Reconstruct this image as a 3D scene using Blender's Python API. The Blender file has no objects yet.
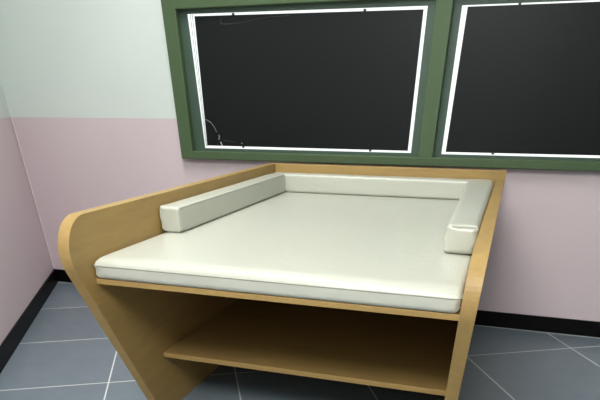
import bpy, bmesh, math, random
from mathutils import Vector, Matrix, noise
random.seed(4)
S = 1.2                     # one cabinet width in metres
SC = bpy.context.scene
COL = SC.collection

# ------------------------------------------------------------------ helpers
def tag(o, label=None, cat=None, group=None, kind=None):
    if label: o['label'] = label
    if cat: o['category'] = cat
    if group: o['group'] = group
    if kind: o['kind'] = kind
    return o

def empty(name, loc):
    o = bpy.data.objects.new(name, None)
    o.empty_display_size = .1
    o.location = loc
    COL.objects.link(o)
    return o

def link(name, bm, mat, parent=None, smooth=False, origin=None):
    bmesh.ops.recalc_face_normals(bm, faces=bm.faces)
    me = bpy.data.meshes.new(name)
    if origin is not None:
        bmesh.ops.translate(bm, verts=bm.verts, vec=-Vector(origin))
    bm.to_mesh(me); bm.free()
    for f in me.polygons: f.use_smooth = smooth
    me.materials.append(mat)
    o = bpy.data.objects.new(name, me)
    COL.objects.link(o)
    if origin is not None: o.location = origin
    if parent is not None:
        o.parent = parent
        o.matrix_parent_inverse = Matrix.Translation(-Vector(parent.location)) if parent.parent is None else Matrix.Identity(4)
    return o

def add_box(bm, lo, hi, bevel=0.0, seg=2):
    x0, y0, z0 = lo; x1, y1, z1 = hi
    vs = [bm.verts.new(c) for c in ((x0,y0,z0),(x1,y0,z0),(x1,y1,z0),(x0,y1,z0),(x0,y0,z1),(x1,y0,z1),(x1,y1,z1),(x0,y1,z1))]
    fs = [bm.faces.new([vs[i] for i in q]) for q in ((0,1,2,3),(7,6,5,4),(0,4,5,1),(1,5,6,2),(2,6,7,3),(3,7,4,0))]
    if bevel:
        es = list({e for f in fs for e in f.edges})
        bmesh.ops.bevel(bm, geom=es, offset=bevel, segments=seg, affect='EDGES', profile=.5)

def add_prism(bm, pts, axis, a, b):
    """polygon pts (two coordinates) extruded along an axis from a to b"""
    def mk(p, t):
        return {'x': (t, p[0], p[1]), 'y': (p[0], t, p[1]), 'z': (p[0], p[1], t)}[axis]
    A = [bm.verts.new(mk(p, a)) for p in pts]
    B = [bm.verts.new(mk(p, b)) for p in pts]
    caps = [bm.faces.new(A), bm.faces.new(B[::-1])]
    n = len(pts)
    for i in range(n):
        bm.faces.new([A[i], B[i], B[(i+1) % n], A[(i+1) % n]])
    return caps

def add_tube(bm, pts, r, n=8, closed=False):
    pts = [Vector(p) for p in pts]
    rings = []
    m = len(pts)
    for i, p in enumerate(pts):
        a = pts[(i-1) % m] if (closed or i > 0) else p
        b = pts[(i+1) % m] if (closed or i < m-1) else p
        d = (b-a).normalized()
        up = Vector((0,0,1)) if abs(d.z) < .9 else Vector((0,1,0))
        u = d.cross(up).normalized(); v = d.cross(u)
        rr = r[i] if isinstance(r, (list, tuple)) else r
        rings.append([bm.verts.new(p + rr*(u*math.cos(2*math.pi*k/n) + v*math.sin(2*math.pi*k/n))) for k in range(n)])
    for i in range(m if closed else m-1):
        A, B = rings[i], rings[(i+1) % m]
        for k in range(n):
            bm.faces.new([A[k], A[(k+1) % n], B[(k+1) % n], B[k]])
    if not closed:
        bm.faces.new(rings[0]); bm.faces.new(rings[-1][::-1])

def rounded_box(lo, hi, r, step, disp=None):
    """cushion shape: rounded box of fine quads, optionally moved by disp(point, normal)"""
    bm = bmesh.new()
    lo = Vector(lo); hi = Vector(hi); c = (lo+hi)/2; h = (hi-lo)/2
    def axis(hh):
        inner = hh - r
        k = max(2, int(2*inner/step))
        core = [-inner + 2*inner*i/k for i in range(k+1)]
        edge = [inner + r*math.tan(math.radians(45)*j/4) for j in range(1, 5)]
        return [-e for e in reversed(edge)] + core + edge
    ax = [axis(h[i]) for i in range(3)]
    cache = {}
    def V(p):
        k = (round(p[0], 6), round(p[1], 6), round(p[2], 6))
        if k not in cache:
            q = Vector(p)
            inn = Vector([max(-h[i]+r, min(h[i]-r, q[i])) for i in range(3)])
            d = q - inn
            nrm = d.normalized() if d.length > 1e-9 else Vector((0,0,1))
            w = inn + r*nrm
            w = w + c
            if disp: w = disp(w, nrm)
            cache[k] = bm.verts.new(w)
        return cache[k]
    for i in range(3):
        a, b = (i+1) % 3, (i+2) % 3
        for s in (-1, 1):
            for u in range(len(ax[a])-1):
                for v in range(len(ax[b])-1):
                    q = []
                    for du, dv in ((0,0),(1,0),(1,1),(0,1)):
                        p = [0,0,0]; p[i] = s*h[i]; p[a] = ax[a][u+du]; p[b] = ax[b][v+dv]
                        q.append(V(p))
                    try: bm.faces.new(q)
                    except ValueError: pass
    return bm

# ------------------------------------------------------------------ materials
def mat(name, color=(.8,.8,.8), rough=.5, spec=.5, coat=0.0):
    m = bpy.data.materials.new(name); m.use_nodes = True
    b = m.node_tree.nodes['Principled BSDF']
    b.inputs['Base Color'].default_value = (*color, 1)
    b.inputs['Roughness'].default_value = rough
    b.inputs['Specular IOR Level'].default_value = spec
    b.inputs['Coat Weight'].default_value = coat
    return m, m.node_tree.nodes, m.node_tree.links, b

def srgb(r, g, b):
    f = lambda c: (c/255/12.92) if c/255 <= .04045 else ((c/255+.055)/1.055)**2.4
    return (f(r), f(g), f(b))

def noise_bump(N, L, b, scale, strength, dist=.002, coord='Object', detail=4):
    tc = N.new('ShaderNodeTexCoord'); nz = N.new('ShaderNodeTexNoise'); bp = N.new('ShaderNodeBump')
    nz.inputs['Scale'].default_value = scale; nz.inputs['Detail'].default_value = detail
    bp.inputs['Strength'].default_value = strength; bp.inputs['Distance'].default_value = dist
    L.new(tc.outputs[coord], nz.inputs['Vector']); L.new(nz.outputs['Fac'], bp.inputs['Height'])
    L.new(bp.outputs['Normal'], b.inputs['Normal'])
    return tc, nz

def vary(N, L, b, col, amount, scale, stretch=(1,1,1), coord='Object', detail=5):
    tc = N.new('ShaderNodeTexCoord'); mp = N.new('ShaderNodeMapping'); nz = N.new('ShaderNodeTexNoise'); mx = N.new('ShaderNodeMix')
    mx.data_type = 'RGBA'
    mp.inputs['Scale'].default_value = stretch
    nz.inputs['Scale'].default_value = scale; nz.inputs['Detail'].default_value = detail
    L.new(tc.outputs[coord], mp.inputs['Vector']); L.new(mp.outputs['Vector'], nz.inputs['Vector'])
    mx.inputs[6].default_value = (*[c*(1-amount) for c in col], 1)
    mx.inputs[7].default_value = (*[min(1, c*(1+amount)) for c in col], 1)
    L.new(nz.outputs['Fac'], mx.inputs[0]); L.new(mx.outputs[2], b.inputs['Base Color'])
    return mx

PINK = (.66, .555, .59); WHITE = (.67, .73, .70)
PZ = .7985*S
def wall_mat():
    m, N, L, b = mat('two_tone_wall_paint', rough=.55, spec=.35)
    tc = N.new('ShaderNodeTexCoord'); sp = N.new('ShaderNodeSeparateXYZ'); nz = N.new('ShaderNodeTexNoise')
    nz.inputs['Scale'].default_value = 30; nz.inputs['Detail'].default_value = 3
    L.new(tc.outputs['Object'], sp.inputs[0]); L.new(tc.outputs['Object'], nz.inputs['Vector'])
    j = N.new('ShaderNodeMath'); j.operation = 'MULTIPLY_ADD'; j.inputs[1].default_value = .004; j.inputs[2].default_value = -.002
    L.new(nz.outputs['Fac'], j.inputs[0])
    ad = N.new('ShaderNodeMath'); ad.operation = 'ADD'
    L.new(sp.outputs['Z'], ad.inputs[0]); L.new(j.outputs[0], ad.inputs[1])
    gt = N.new('ShaderNodeMath'); gt.operation = 'GREATER_THAN'; gt.inputs[1].default_value = PZ
    L.new(ad.outputs[0], gt.inputs[0])
    mx = N.new('ShaderNodeMix'); mx.data_type = 'RGBA'
    mx.inputs[6].default_value = (*PINK, 1); mx.inputs[7].default_value = (*WHITE, 1)
    L.new(gt.outputs[0], mx.inputs[0])
    mot = N.new('ShaderNodeTexNoise'); mot.inputs['Scale'].default_value = 3; mot.inputs['Detail'].default_value = 4
    L.new(tc.outputs['Object'], mot.inputs['Vector'])
    hs = N.new('ShaderNodeHueSaturation')
    mr = N.new('ShaderNodeMapRange'); mr.inputs[3].default_value = .96; mr.inputs[4].default_value = 1.04
    L.new(mot.outputs['Fac'], mr.inputs[0]); L.new(mr.outputs[0], hs.inputs['Value'])
    L.new(mx.outputs[2], hs.inputs['Color']); L.new(hs.outputs[0], b.inputs['Base Color'])
    fine = N.new('ShaderNodeTexNoise'); fine.inputs['Scale'].default_value = 250
    bp = N.new('ShaderNodeBump'); bp.inputs['Strength'].default_value = .12; bp.inputs['Distance'].default_value = .001
    L.new(tc.outputs['Object'], fine.inputs['Vector']); L.new(fine.outputs['Fac'], bp.inputs['Height']); L.new(bp.outputs['Normal'], b.inputs['Normal'])
    return m
M_wall = wall_mat()

TILE_ANG = math.radians(28.5)
def tile_mat():
    m, N, L, b = mat('grey_floor_tile', rough=.42, spec=.45)
    tc = N.new('ShaderNodeTexCoord')
    def coord(vec, off):
        d = N.new('ShaderNodeVectorMath'); d.operation = 'DOT_PRODUCT'; d.inputs[1].default_value = vec
        L.new(tc.outputs['Object'], d.inputs[0])
        s = N.new('ShaderNodeMath'); s.operation = 'SUBTRACT'; s.inputs[1].default_value = off
        L.new(d.outputs['Value'], s.inputs[0])
        q = N.new('ShaderNodeMath'); q.operation = 'DIVIDE'; q.inputs[1].default_value = .6025
        L.new(s.outputs[0], q.inputs[0])
        return q
    c, s = math.cos(TILE_ANG), math.sin(TILE_ANG)
    U = coord((c, s, 0), .2345*S); Vv = coord((s, -c, 0), .2395*S)
    def line(q):
        r = N.new('ShaderNodeMath'); r.operation = 'ROUND'; L.new(q.outputs[0], r.inputs[0])
        d = N.new('ShaderNodeMath'); d.operation = 'SUBTRACT'; L.new(q.outputs[0], d.inputs[0]); L.new(r.outputs[0], d.inputs[1])
        a = N.new('ShaderNodeMath'); a.operation = 'ABSOLUTE'; L.new(d.outputs[0], a.inputs[0])
        return a
    mn = N.new('ShaderNodeMath'); mn.operation = 'MINIMUM'
    L.new(line(U).outputs[0], mn.inputs[0]); L.new(line(Vv).outputs[0], mn.inputs[1])
    mr = N.new('ShaderNodeMapRange'); mr.inputs[1].default_value = .0045; mr.inputs[2].default_value = .0065
    mr.inputs[3].default_value = 1; mr.inputs[4].default_value = 0
    L.new(mn.outputs[0], mr.inputs[0])
    # per-tile tone
    fl = []
    for q in (U, Vv):
        f = N.new('ShaderNodeMath'); f.operation = 'FLOOR'; L.new(q.outputs[0], f.inputs[0]); fl.append(f)
    cb = N.new('ShaderNodeCombineXYZ'); L.new(fl[0].outputs[0], cb.inputs[0]); L.new(fl[1].outputs[0], cb.inputs[1])
    wn = N.new('ShaderNodeTexWhiteNoise'); L.new(cb.outputs[0], wn.inputs['Vector'])
    n1 = N.new('ShaderNodeTexNoise'); n1.inputs['Scale'].default_value = 9; n1.inputs['Detail'].default_value = 8; n1.inputs['Roughness'].default_value = .7
    L.new(tc.outputs['Object'], n1.inputs['Vector'])
    tone = N.new('ShaderNodeMix'); tone.data_type = 'RGBA'
    tone.inputs[6].default_value = (.122, .154, .182, 1); tone.inputs[7].default_value = (.170, .212, .248, 1)
    L.new(n1.outputs['Fac'], tone.inputs[0])
    hs = N.new('ShaderNodeHueSaturation'); vr = N.new('ShaderNodeMapRange'); vr.inputs[3].default_value = .94; vr.inputs[4].default_value = 1.06
    L.new(wn.outputs['Value'], vr.inputs[0]); L.new(vr.outputs[0], hs.inputs['Value']); L.new(tone.outputs[2], hs.inputs['Color'])
    # small pale paint flecks on the tiles
    fk = N.new('ShaderNodeTexVoronoi'); fk.inputs['Scale'].default_value = 5.5
    L.new(tc.outputs['Object'], fk.inputs['Vector'])
    ft = N.new('ShaderNodeMath'); ft.operation = 'LESS_THAN'; ft.inputs[1].default_value = .028
    fn = N.new('ShaderNodeTexNoise'); fn.inputs['Scale'].default_value = 60
    L.new(tc.outputs['Object'], fn.inputs['Vector'])
    fa = N.new('ShaderNodeMath'); fa.operation = 'MULTIPLY_ADD'; fa.inputs[1].default_value = .09; 
    L.new(fn.outputs['Fac'], fa.inputs[0]); 
    sub = N.new('ShaderNodeMath'); sub.operation = 'SUBTRACT'; sub.inputs[1].default_value = .035
    L.new(fk.outputs['Distance'], sub.inputs[0]); L.new(sub.outputs[0], fa.inputs[2]); L.new(fa.outputs[0], ft.inputs[0])
    m0 = N.new('ShaderNodeMix'); m0.data_type = 'RGBA'; m0.inputs[7].default_value = (.34, .37, .39, 1)
    L.new(ft.outputs[0], m0.inputs[0]); L.new(hs.outputs[0], m0.inputs[6])
    mx = N.new('ShaderNodeMix'); mx.data_type = 'RGBA'; mx.inputs[7].default_value = (.62, .64, .64, 1)
    L.new(mr.outputs[0], mx.inputs[0]); L.new(m0.outputs[2], mx.inputs[6]); L.new(mx.outputs[2], b.inputs['Base Color'])
    bp = N.new('ShaderNodeBump'); bp.inputs['Strength'].default_value = .15; bp.inputs['Distance'].default_value = .002
    L.new(n1.outputs['Fac'], bp.inputs['Height']); L.new(bp.outputs['Normal'], b.inputs['Normal'])
    return m
M_floor = tile_mat()

def wood_mat(name, stretch):
    m, N, L, b = mat(name, rough=.46, spec=.35)
    base = (.365, .238, .085)
    tc = N.new('ShaderNodeTexCoord'); mp = N.new('ShaderNodeMapping'); mp.inputs['Scale'].default_value = stretch
    L.new(tc.outputs['Object'], mp.inputs['Vector'])
    n1 = N.new('ShaderNodeTexNoise'); n1.inputs['Scale'].default_value = 5; n1.inputs['Detail'].default_value = 6; n1.inputs['Distortion'].default_value = .6
    L.new(mp.outputs['Vector'], n1.inputs['Vector'])
    cr = N.new('ShaderNodeValToRGB')
    cr.color_ramp.elements[0].position = .3; cr.color_ramp.elements[0].color = (*[c*.90 for c in base], 1)
    cr.color_ramp.elements[1].position = .7; cr.color_ramp.elements[1].color = (*[c*1.06 for c in base], 1)
    L.new(n1.outputs['Fac'], cr.inputs[0]); L.new(cr.outputs[0], b.inputs['Base Color'])
    return m
M_wood_y = wood_mat('maple_laminate_lengthwise', (9, 1.2, 9))
M_wood_x = wood_mat('maple_laminate_crosswise', (1.2, 9, 9))

def vinyl_mat():
    m, N, L, b = mat('cream_vinyl', rough=.31, spec=.6, coat=.0)
    b.inputs['Coat Roughness'].default_value = .12
    vary(N, L, b, (.49, .50, .435), .025, 2.5)
    tc = N.new('ShaderNodeTexCoord')
    n1 = N.new('ShaderNodeTexNoise'); n1.inputs['Scale'].default_value = 26; n1.inputs['Detail'].default_value = 3
    n2 = N.new('ShaderNodeTexNoise'); n2.inputs['Scale'].default_value = 220
    L.new(tc.outputs['Object'], n1.inputs['Vector']); L.new(tc.outputs['Object'], n2.inputs['Vector'])
    b1 = N.new('ShaderNodeBump'); b1.inputs['Strength'].default_value = .32; b1.inputs['Distance'].default_value = .004
    b2 = N.new('ShaderNodeBump'); b2.inputs['Strength'].default_value = .12; b2.inputs['Distance'].default_value = .0008
    L.new(n1.outputs['Fac'], b1.inputs['Height']); L.new(n2.outputs['Fac'], b2.inputs['Height'])
    L.new(b1.outputs['Normal'], b2.inputs['Normal']); L.new(b2.outputs['Normal'], b.inputs['Normal'])
    return m
M_vinyl = vinyl_mat()
M_seam, N, L, b = mat('seam_thread', (.30, .30, .25), .6)
M_green, N, L, b = mat('green_frame_paint', rough=.5, spec=.35)
vary(N, L, b, (.066, .108, .050), .07, 12)
M_sash, N, L, b = mat('green_sash_paint', rough=.45, spec=.4)
vary(N, L, b, (.052, .090, .066), .07, 12)
M_black, N, L, b = mat('black_board', (.0055, .0075, .008), .34, .22)
noise_bump(N, L, b, 180, .08, .0006)
M_base, N, L, b = mat('black_baseboard', (.003, .003, .0035), .45, .12)
M_caulk, N, L, b = mat('pale_caulk', (.52, .54, .54), .6)
M_clip, N, L, b = mat('dark_clip', (.03, .03, .03), .5)
M_thread, N, L, b = mat('pale_thread', (.22, .235, .24), .6)
M_thread_dark, N, L, b = mat('dark_thread', (.05, .055, .058), .5)
M_chip, N, L, b = mat('pale_chip', (.5, .52, .5), .6)
M_ceil, N, L, b = mat('white_ceiling', (.78, .79, .77), .8)
noise_bump(N, L, b, 40, .1, .002)
M_bead, N, L, b = mat('pale_metal_bead', (.38, .41, .41), .4)

m = bpy.data.materials.new('daylit_frosted_pane'); m.use_nodes = True
N = m.node_tree.nodes; L = m.node_tree.links; N.clear()
out = N.new('ShaderNodeOutputMaterial'); em = N.new('ShaderNodeEmission')
em.inputs['Color'].default_value = (.95, 1, .98, 1); em.inputs['Strength'].default_value = 1.2
L.new(em.outputs[0], out.inputs['Surface'])
M_glow = m

# ------------------------------------------------------------------ room
G = .1223*S                                   # back wall plane
XC = -1.4788*S                                # left corner
DX, DY = math.sin(TILE_ANG+math.radians(.8)), -math.cos(TILE_ANG+math.radians(.8))   # left wall runs this way from the corner
XR = 3.6*S; YF = -4.4*S; H = 2.65
sl = (G-YF)/(-DY); XE = XC + DX*sl            # where the left wall ends
A = (XC, G); B = (XR, G); Cc = (XR, YF); E = (XE, YF)

def wall(name, p, q, th=.12):
    d = Vector((q[0]-p[0], q[1]-p[1])).normalized(); n = Vector((-d.y, d.x))
    cen = Vector(((A[0]+B[0]+Cc[0]+E[0])/4, (A[1]+Cc[1])/2))
    if (cen-Vector(p)).dot(n) > 0: n = -n
    pp = Vector(p) - d*.0; qq = Vector(q)
    bm = bmesh.new()
    add_prism(bm, [pp, qq, qq+n*th+d*.0, pp+n*th], 'z', 0, H)
    return tag(link(name, bm, M_wall), kind='structure')
wall('wall_back', A, B); wall('wall_left', A, E); wall('wall_right', B, Cc); wall('wall_front', E, Cc)
bm = bmesh.new(); add_prism(bm, [A, B, Cc, E], 'z', -.1, 0)
tag(link('floor', bm, M_floor), kind='structure')
bm = bmesh.new(); add_prism(bm, [A, B, Cc, E], 'z', H, H+.1)
tag(link('ceiling', bm, M_ceil), kind='structure')

BH = .0708*S
def skirting(name, p, q, th=.010):
    d = Vector((q[0]-p[0], q[1]-p[1])).normalized(); n = Vector((-d.y, d.x))
    cen = Vector(((A[0]+B[0]+Cc[0]+E[0])/4, (A[1]+Cc[1])/2))
    if (cen-Vector(p)).dot(n) < 0: n = -n
    p = Vector(p); q = Vector(q)
    bm = bmesh.new()
    add_prism(bm, [p+n*.0005, q+n*.0005, q+n*th, p+n*th], 'z', .001, BH)
    return tag(link(name, bm, M_base), kind='structure'), n, p, q
skirting('baseboard_back', A, B); skirting('baseboard_left', A, E)
bm = bmesh.new()
add_tube(bm, [(XC+.0105, G-.006, BH+.002), (XC+.0105, G-.006, PZ)], .0042, 10)
M_cb, _n, _l, _b = mat('pale_corner_bead', (.76, .68, .70), .5)
tag(link('trim_2', bm, M_cb), kind='structure')
skirting('baseboard_right', B, Cc); skirting('baseboard_front', E, Cc)
bm = bmesh.new()
add_box(bm, (XC+.02, G-.0155, .0002), (XR-.02, G-.0105, .0022))
tag(link('trim_1', bm, M_caulk), kind='structure')

# ------------------------------------------------------------------ window
F = G - .040*S
fx0, fx1 = -.4905*S, 1.838*S
fz0, fz1 = .6468*S, 1.222*S
ox = [(-.4265*S, .638*S), (.7005*S, 1.767*S)]
oz0, oz1 = .6785*S, 1.1605*S
bm = bmesh.new()
bv = .004
add_box(bm, (fx0, F, fz0), (ox[0][0], G-.001, fz1), bv)
add_box(bm, (ox[1][1], F, fz0), (fx1, G-.001, fz1), bv)
add_box(bm, (ox[0][0]-.004, F+.0005, fz0), (ox[1][1]+.004, G-.001, oz0), bv)
add_box(bm, (ox[0][0]-.004, F+.0005, oz1), (ox[1][1]+.004, G-.001, fz1), bv)
add_box(bm, (ox[0][1], F+.0008, oz0-.004), (ox[1][0], G-.001, oz1+.004), bv)
for v in bm.verts:
    if v.co.x < -.4*S: v.co.x -= .010*S*(v.co.z-fz0)/(fz1-fz0)
win = tag(link('window_1', bm, M_green), kind='structure')

holes = [[(-.400, 1.1480), (.6055, 1.1405), (.6035, .6895), (-.3765, .6890)],
         [(.7305, 1.1375), (1.742, 1.1345), (1.742, .6880), (.7320, .6882)]]
boards = [[(-.366, 1.1405), (.5905, 1.1310), (.5885, .6970), (-.3625, .6990)],
          [(.7515, 1.1330), (1.722, 1.1290), (1.722, .6972), (.7485, .6962)]]
YS = G - .012                                  # sash front
YP = G - .004                                  # lit pane front
for i in range(2):
    e_ = .016 if i == 0 else 0          # the sash runs in behind the frame
    o = [(ox[i][0]-e_, oz1), (ox[i][1], oz1), (ox[i][1], oz0), (ox[i][0], oz0)]
    h = [(x*S, z*S) for x, z in holes[i]]
    bm = bmesh.new()
    rings = []
    for ring, y in ((o, YS), (h, YS), (h, G-.0015), (o, G-.0015)):
        rings.append([bm.verts.new((x, y, z)) for x, z in ring])
    for a in range(4):
        for k in range(4):
            P, Q = rings[a], rings[(a+1) % 4]
            bm.faces.new([P[k], P[(k+1) % 4], Q[(k+1) % 4], Q[k]])
    link('sash', bm, M_sash, win)
    bm = bmesh.new()
    add_prism(bm, h, 'y', YP, G-.0016)
    tag(link('pane', bm, M_glow, win), 'daylit frosted pane glowing round the edge of the board')
# streaked metal bead down the left edge of the first opening
bm = bmesh.new()
for t in (.38, .66):
    tx = holes[0][0][0]+(boards[0][0][0]-holes[0][0][0])*t; bx_ = holes[0][3][0]+(boards[0][3][0]-holes[0][3][0])*t
    add_tube(bm, [(tx*S, YP-.001, 1.147*S), (bx_*S, YP-.001, .695*S)], .0018, 6)
link('glazing_bead', bm, M_bead, win)

blabels = ['black board in the window opening left of the mullion, loose threads at its corner',
           'black board in the window opening right of the mullion, cut off at the picture edge']
YB0, YB1 = YP-.0065, YP-.0006
bobjs = []
for i in range(2):
    pts = [(x*S, z*S) for x, z in boards[i]]
    bm = bmesh.new()
    caps = add_prism(bm, pts, 'y', YB0, YB1)
    cx = sum(p[0] for p in pts)/4
    o = link('blackout_board', bm, M_black, origin=(cx, YB0, boards[i][3][1]*S))
    tag(o, blabels[i], 'board', 'blackout boards in the window')
    bobjs.append(o)
def on_board(name, bm, mt, i):
    return link(name, bm, mt, bobjs[i])
def clip(i, x, z):
    bm = bmesh.new(); add_box(bm, (x*S-.006, YB0-.002, z*S-.004), (x*S+.006, YB1, z*S+.004), .001)
    on_board('clip', bm, M_clip, i)
for x, z in ((-.189, 1.1415), (.365, 1.136), (-.178, .6965), (.425, .6945)): clip(0, x, z)
for x, z in ((.933, 1.134), (.94, .6945), (1.5, .695)): clip(1, x, z)
def thread(i, pts, r, mt):
    # smooth the polyline
    P = [Vector((x*S, YB0-.0012, z*S)) for x, z in pts]
    out = []
    for k in range(len(P)-1):
        p0 = P[max(k-1,0)]; p1 = P[k]; p2 = P[k+1]; p3 = P[min(k+2, len(P)-1)]
        for t in [j/6 for j in range(6)]:
            out.append(.5*((2*p1)+(p2-p0)*t+(2*p0-5*p1+4*p2-p3)*t*t+(3*p1-p0-3*p2+p3)*t**3))
    out.append(P[-1])
    bm = bmesh.new(); add_tube(bm, out, r, 6)
    on_board('loose_thread', bm, mt, i)
thread(0, [(-.358, .797), (-.335, .787), (-.318, .770), (-.307, .750)], .0015, M_thread)
thread(0, [(-.297, .741), (-.2955, .732), (-.299, .722)], .0036, M_thread)
thread(0, [(-.291, .714), (-.287, .706), (-.284, .699)], .0034, M_chip)
thread(0, [(-.275, .722), (-.24, .716), (-.215, .715)], .0010, M_thread_dark)
thread(0, [(-.186, .7105), (-.180, .7100)], .0030, M_thread)
thread(0, [(-.246, 1.134), (-.247, 1.119), (-.235, 1.113), (-.195, 1.113)], .0013, M_thread_dark)
thread(0, [(-.195, 1.113), (-.14, 1.116), (-.08, 1.124), (-.02, 1.128), (.06, 1.130)], .0010, M_thread_dark)

# ------------------------------------------------------------------ changing table
T = .033*S; W = 1.0*S; TR = .030*S
ZT = .6491*S; ZTR = .6235*S
FX, SL = 1.4996*S, .4821
def profile(zt, rear, r=.085*S):
    n = math.sqrt(1+SL*SL)
    lineY = lambda z: -(FX + SL*(z-.6491*S))
    cz = zt-r; cy = lineY(cz)+r*n
    th = math.atan(SL)                         # lower tangent lies this far below level
    pts = [(rear, 0), (rear, zt)]
    k = 18
    for i in range(k+1):
        a = math.pi/2 - (math.pi/2+th)*i/k
        pts.append((cy-r*math.cos(a), cz+r*math.sin(a)))
    pts.append((lineY(0), 0))
    return pts
table = empty('changing_table', (W/2, -.65*S, 0))
tag(table, 'wooden baby changing table with curved slanted side panels and a lower shelf', 'changing table')
def spread(y, left):
    # the cabinet is a little out of square: its sides are not quite parallel
    if left: return .0072*S*y/S
    return .009*S*max(0, 1+y/(1.3*S))
def panel(x0, x1, zt, rear):
    bm = bmesh.new()
    caps = add_prism(bm, profile(zt, rear), 'x', x0, x1)
    es = [e for f in caps for e in f.edges]
    bmesh.ops.bevel(bm, geom=es, offset=.0022, segments=2, affect='EDGES', profile=.5)
    for v in bm.verts:
        v.co.x += spread(v.co.y, x0 < .5)
    return link('side_panel', bm, M_wood_y, table)
panel(0, T, ZT, 0)
panel(W-T, W, ZTR, -TR-.0005)
bm = bmesh.new(); add_box(bm, (T+.0003, -TR, .4873*S), (W+.0088*S, 0, ZT), .0018); link('back_rail', bm, M_wood_x, table)
bm = bmesh.new(); add_box(bm, (T+.0003, -.012, .19*S), (W-T-.0003, -.002, .486*S)); link('back_panel', bm, M_wood_x, table)
D = 1.3791*S
def widen(bm):
    for v in bm.verts: v.co.x += spread(v.co.y, v.co.x < W/2)*(1 if v.co.x < W/2 else 1)
bm = bmesh.new(); add_box(bm, (T+.0003, -D+.004, .4873*S), (W-T-.0003, -TR-.0005, .5008*S), .0012); widen(bm); link('top_board', bm, M_wood_x, table)
bm = bmesh.new(); add_box(bm, (T+.0003, -1.128*S, .1901*S), (W-T-.0003, -.0125, .2068*S), .0015); widen(bm); link('shelf', bm, M_wood_x, table)

# ------------------------------------------------------------------ pad and bolsters
ZP = .5514*S; ZB = .5012*S
gap = .0035
def seam_loop(x0, x1, y0, y1, z, rc, r, shift=None):
    pts = []
    for (cx, cy, a0) in ((x1-rc, y1-rc, 0), (x0+rc, y1-rc, 90), (x0+rc, y0+rc, 180), (x1-rc, y0+rc, 270)):
        for k in range(7):
            a = math.radians(a0+15*k)
            p = Vector((cx+rc*math.cos(a), cy+rc*math.sin(a), z))
            pts.append(shift(p) if shift else p)
    # densify the straight runs
    out = []
    for i, p in enumerate(pts):
        q = pts[(i+1) % len(pts)]
        n = max(1, int((q-p).length/.06))
        out += [p.lerp(q, j/n) for j in range(n)]
    return out

px0, px1, py0, py1 = T+gap, W-T-gap, -D-.004, -TR-.003
def pad_disp(w, n):
    u = (w.x-px0)/(px1-px0); v = (w.y-py0)/(py1-py0)
    t = max(0, min(1, (w.z-ZB)/(ZP-ZB)))
    # corner gathers on the front corners
    for cxx in (px0, px1):
        d = math.hypot(w.x-cxx, w.y-py0)
        if d < .16 and t < .75:
            s = (1-d/.16)*math.sin(math.pi*min(1, t/.75))
            w = w + Vector((0, 1, 0))*(.0045*s*(math.sin(60*w.z+ 95*d+ (2 if cxx > .5 else 0))))
    if w.z > (ZB+ZP)/2:
        for d, wd, am in ((w.y-py0, .055, .009), (w.x-px0, .05, .004), (px1-w.x, .05, .004)):
            if d < wd: w = w - Vector((0, 0, am*(1-max(d, 0)/wd)**2))
    f = (px1-w.x)/(px1-px0)
    w = w + Vector((spread(w.y, True)*f + spread(w.y, False)*(1-f), 0, 0))
    if t < .9:
        w = w + Vector((0, .0018*noise.noise(Vector((w.x*9, w.z*30, 3)))*(1-t), 0))
    return w
bm = rounded_box((px0, py0, ZB), (px1, py1, ZP), .016, .022, pad_disp)
pad = link('changing_pad', bm, M_vinyl, smooth=True, origin=((px0+px1)/2, (py0+py1)/2, ZB))
tag(pad, 'large flat cream vinyl mattress pad lying on the wooden changing table', 'mattress pad')
bm = bmesh.new(); add_tube(bm, seam_loop(px0-.0004, px1+.0004, py0-.0004, py1+.0004, ZP-.0205, .017, .0015), .0015, 6, True)
for v_ in bm.verts:
    f_ = (px1-v_.co.x)/(px1-px0); v_.co.x += spread(v_.co.y, True)*f_ + spread(v_.co.y, False)*(1-f_)
link('seam', bm, M_seam, pad)

def bolster(label, lo, hi, sh=None, r=.013, seams=()):
    def dd(w, n):
        w = w + n*(.0012*noise.noise(Vector((w.x*14, w.y*14, w.z*14))))
        e = w.y-lo[1]
        if e < .05 and lo[1] < -1:
            k = (1-max(e, 0)/.05)
            w = w + Vector((.0035*k*math.sin(w.z*170+w.x*40), .006*k*noise.noise(Vector((w.x*45, 1, w.z*45))), .004*k*noise.noise(Vector((w.x*50, 7, 2)))))
        w.z = max(w.z, lo[2])
        return sh(w) if sh else w
    bm = rounded_box(lo, hi, r, .018, dd)
    o = link('bolster_cushion', bm, M_vinyl, smooth=True, origin=((lo[0]+hi[0])/2, (lo[1]+hi[1])/2, lo[2]))
    tag(o, label, 'bolster', 'cream bolsters round the changing pad')
    return o
ZK = ZP + .0006; ZH = ZP + .0692*S
yk = -(TR+.0688*S)
b_back = bolster('cream vinyl bolster across the back of the pad, against the back rail', (px0, yk, ZK), (px1, -TR-.002, ZH-.001))
lx1 = T + .0735*S; ly0 = -1.030*S
b_left = bolster('long cream vinyl bolster with creased square end along the taller left side panel', (px0, ly0, ZK), (lx1, yk-.002, ZH), lambda w: Vector((w.x+spread(w.y, True), w.y, w.z)), r=.012)
wR0, wR1 = .0828*S, .1080*S; ry0 = -1.052*S
def skew(w):
    f = (px1-w.x)/wR0
    t = (w.y-ry0)/(yk-ry0)
    return Vector((w.x-(wR1-wR0)*t*f+spread(w.y, False), w.y, w.z))
b_right = bolster('cream vinyl bolster with shiny rounded front edge along the right side panel', (px1-wR0, ry0, ZK), (px1, yk-.002, ZH), skew, r=.020)
def strip(parent, pts, r=.0012):
    pts = [(p[0]+spread(p[1], p[0] < .6), p[1], p[2]) for p in pts]
    bm = bmesh.new(); add_tube(bm, pts, r, 6); link('seam', bm, M_seam, parent)
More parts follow.
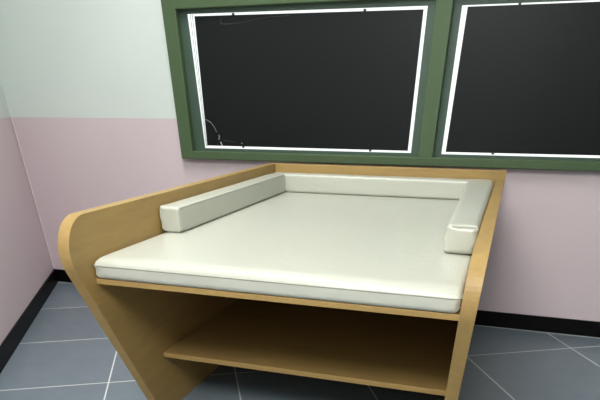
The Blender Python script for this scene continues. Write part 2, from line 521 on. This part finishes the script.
strip(b_left, [(lx1+.0005-.0022, ly0+.012+(yk-.002-ly0-.024)*k/20, ZH-.0045) for k in range(21)], .0011)
strip(b_left, [(lx1-.003, ly0+.0028, ZK+.012+(ZH-ZK-.024)*k/8) for k in range(9)], .0010)
strip(b_right, [(px1-wR0+.020, ry0+.0016+.0022, ZH-.003-.002), (px1-.012, ry0+.0016+.0022, ZH-.003-.002)], .0010)

# ------------------------------------------------------------------ lamps of the room
def area(name, loc, sx, sy, power, rot=(0,0,0), col=(1, .985, .95)):
    l = bpy.data.lights.new(name, 'AREA'); l.shape = 'RECTANGLE'; l.size = sx; l.size_y = sy; l.energy = power; l.color = col
    o = bpy.data.objects.new(name, l); o.location = loc; o.rotation_euler = rot; COL.objects.link(o); return o
area('ceiling_lamp', (.90, -3.75, H-.02), .6, 1.5, 108, (0,0,TILE_ANG))
area('ceiling_lamp', (.10, -1.20, H-.02), .5, 1.5, 44, (0,0,TILE_ANG))

w = bpy.data.worlds.new('room_air'); SC.world = w; w.use_nodes = True
w.node_tree.nodes['Background'].inputs[0].default_value = (.8, .85, .85, 1)
w.node_tree.nodes['Background'].inputs[1].default_value = .05

# ------------------------------------------------------------------ camera (a shift lens)
cam = bpy.data.cameras.new('camera'); co = bpy.data.objects.new('camera', cam); COL.objects.link(co)
R = Matrix(((0.9492021561969572, -0.19800584123548917, 0.24455869133537977), (0.3146657421875409, 0.5994092269775363, -0.7359986748002718), (-0.0008586993719448601, 0.7755657711959821, 0.6312661856812624)))
M4 = R.to_4x4(); M4.translation = Vector((.99294351, -2.5755679, .87085046))*S
co.matrix_world = M4
cam.sensor_fit = 'HORIZONTAL'; cam.sensor_width = 36; cam.lens = 509.3324/600*36
cam.shift_x = 0; cam.shift_y = (513.3287-200)/600
cam.clip_start = .02; cam.clip_end = 50
SC.camera = co

SC.view_settings.view_transform = 'Standard'; SC.view_settings.look = 'None'
SC.view_settings.gamma = 1; SC.view_settings.use_curve_mapping = False
SC.view_settings.exposure = 0.0
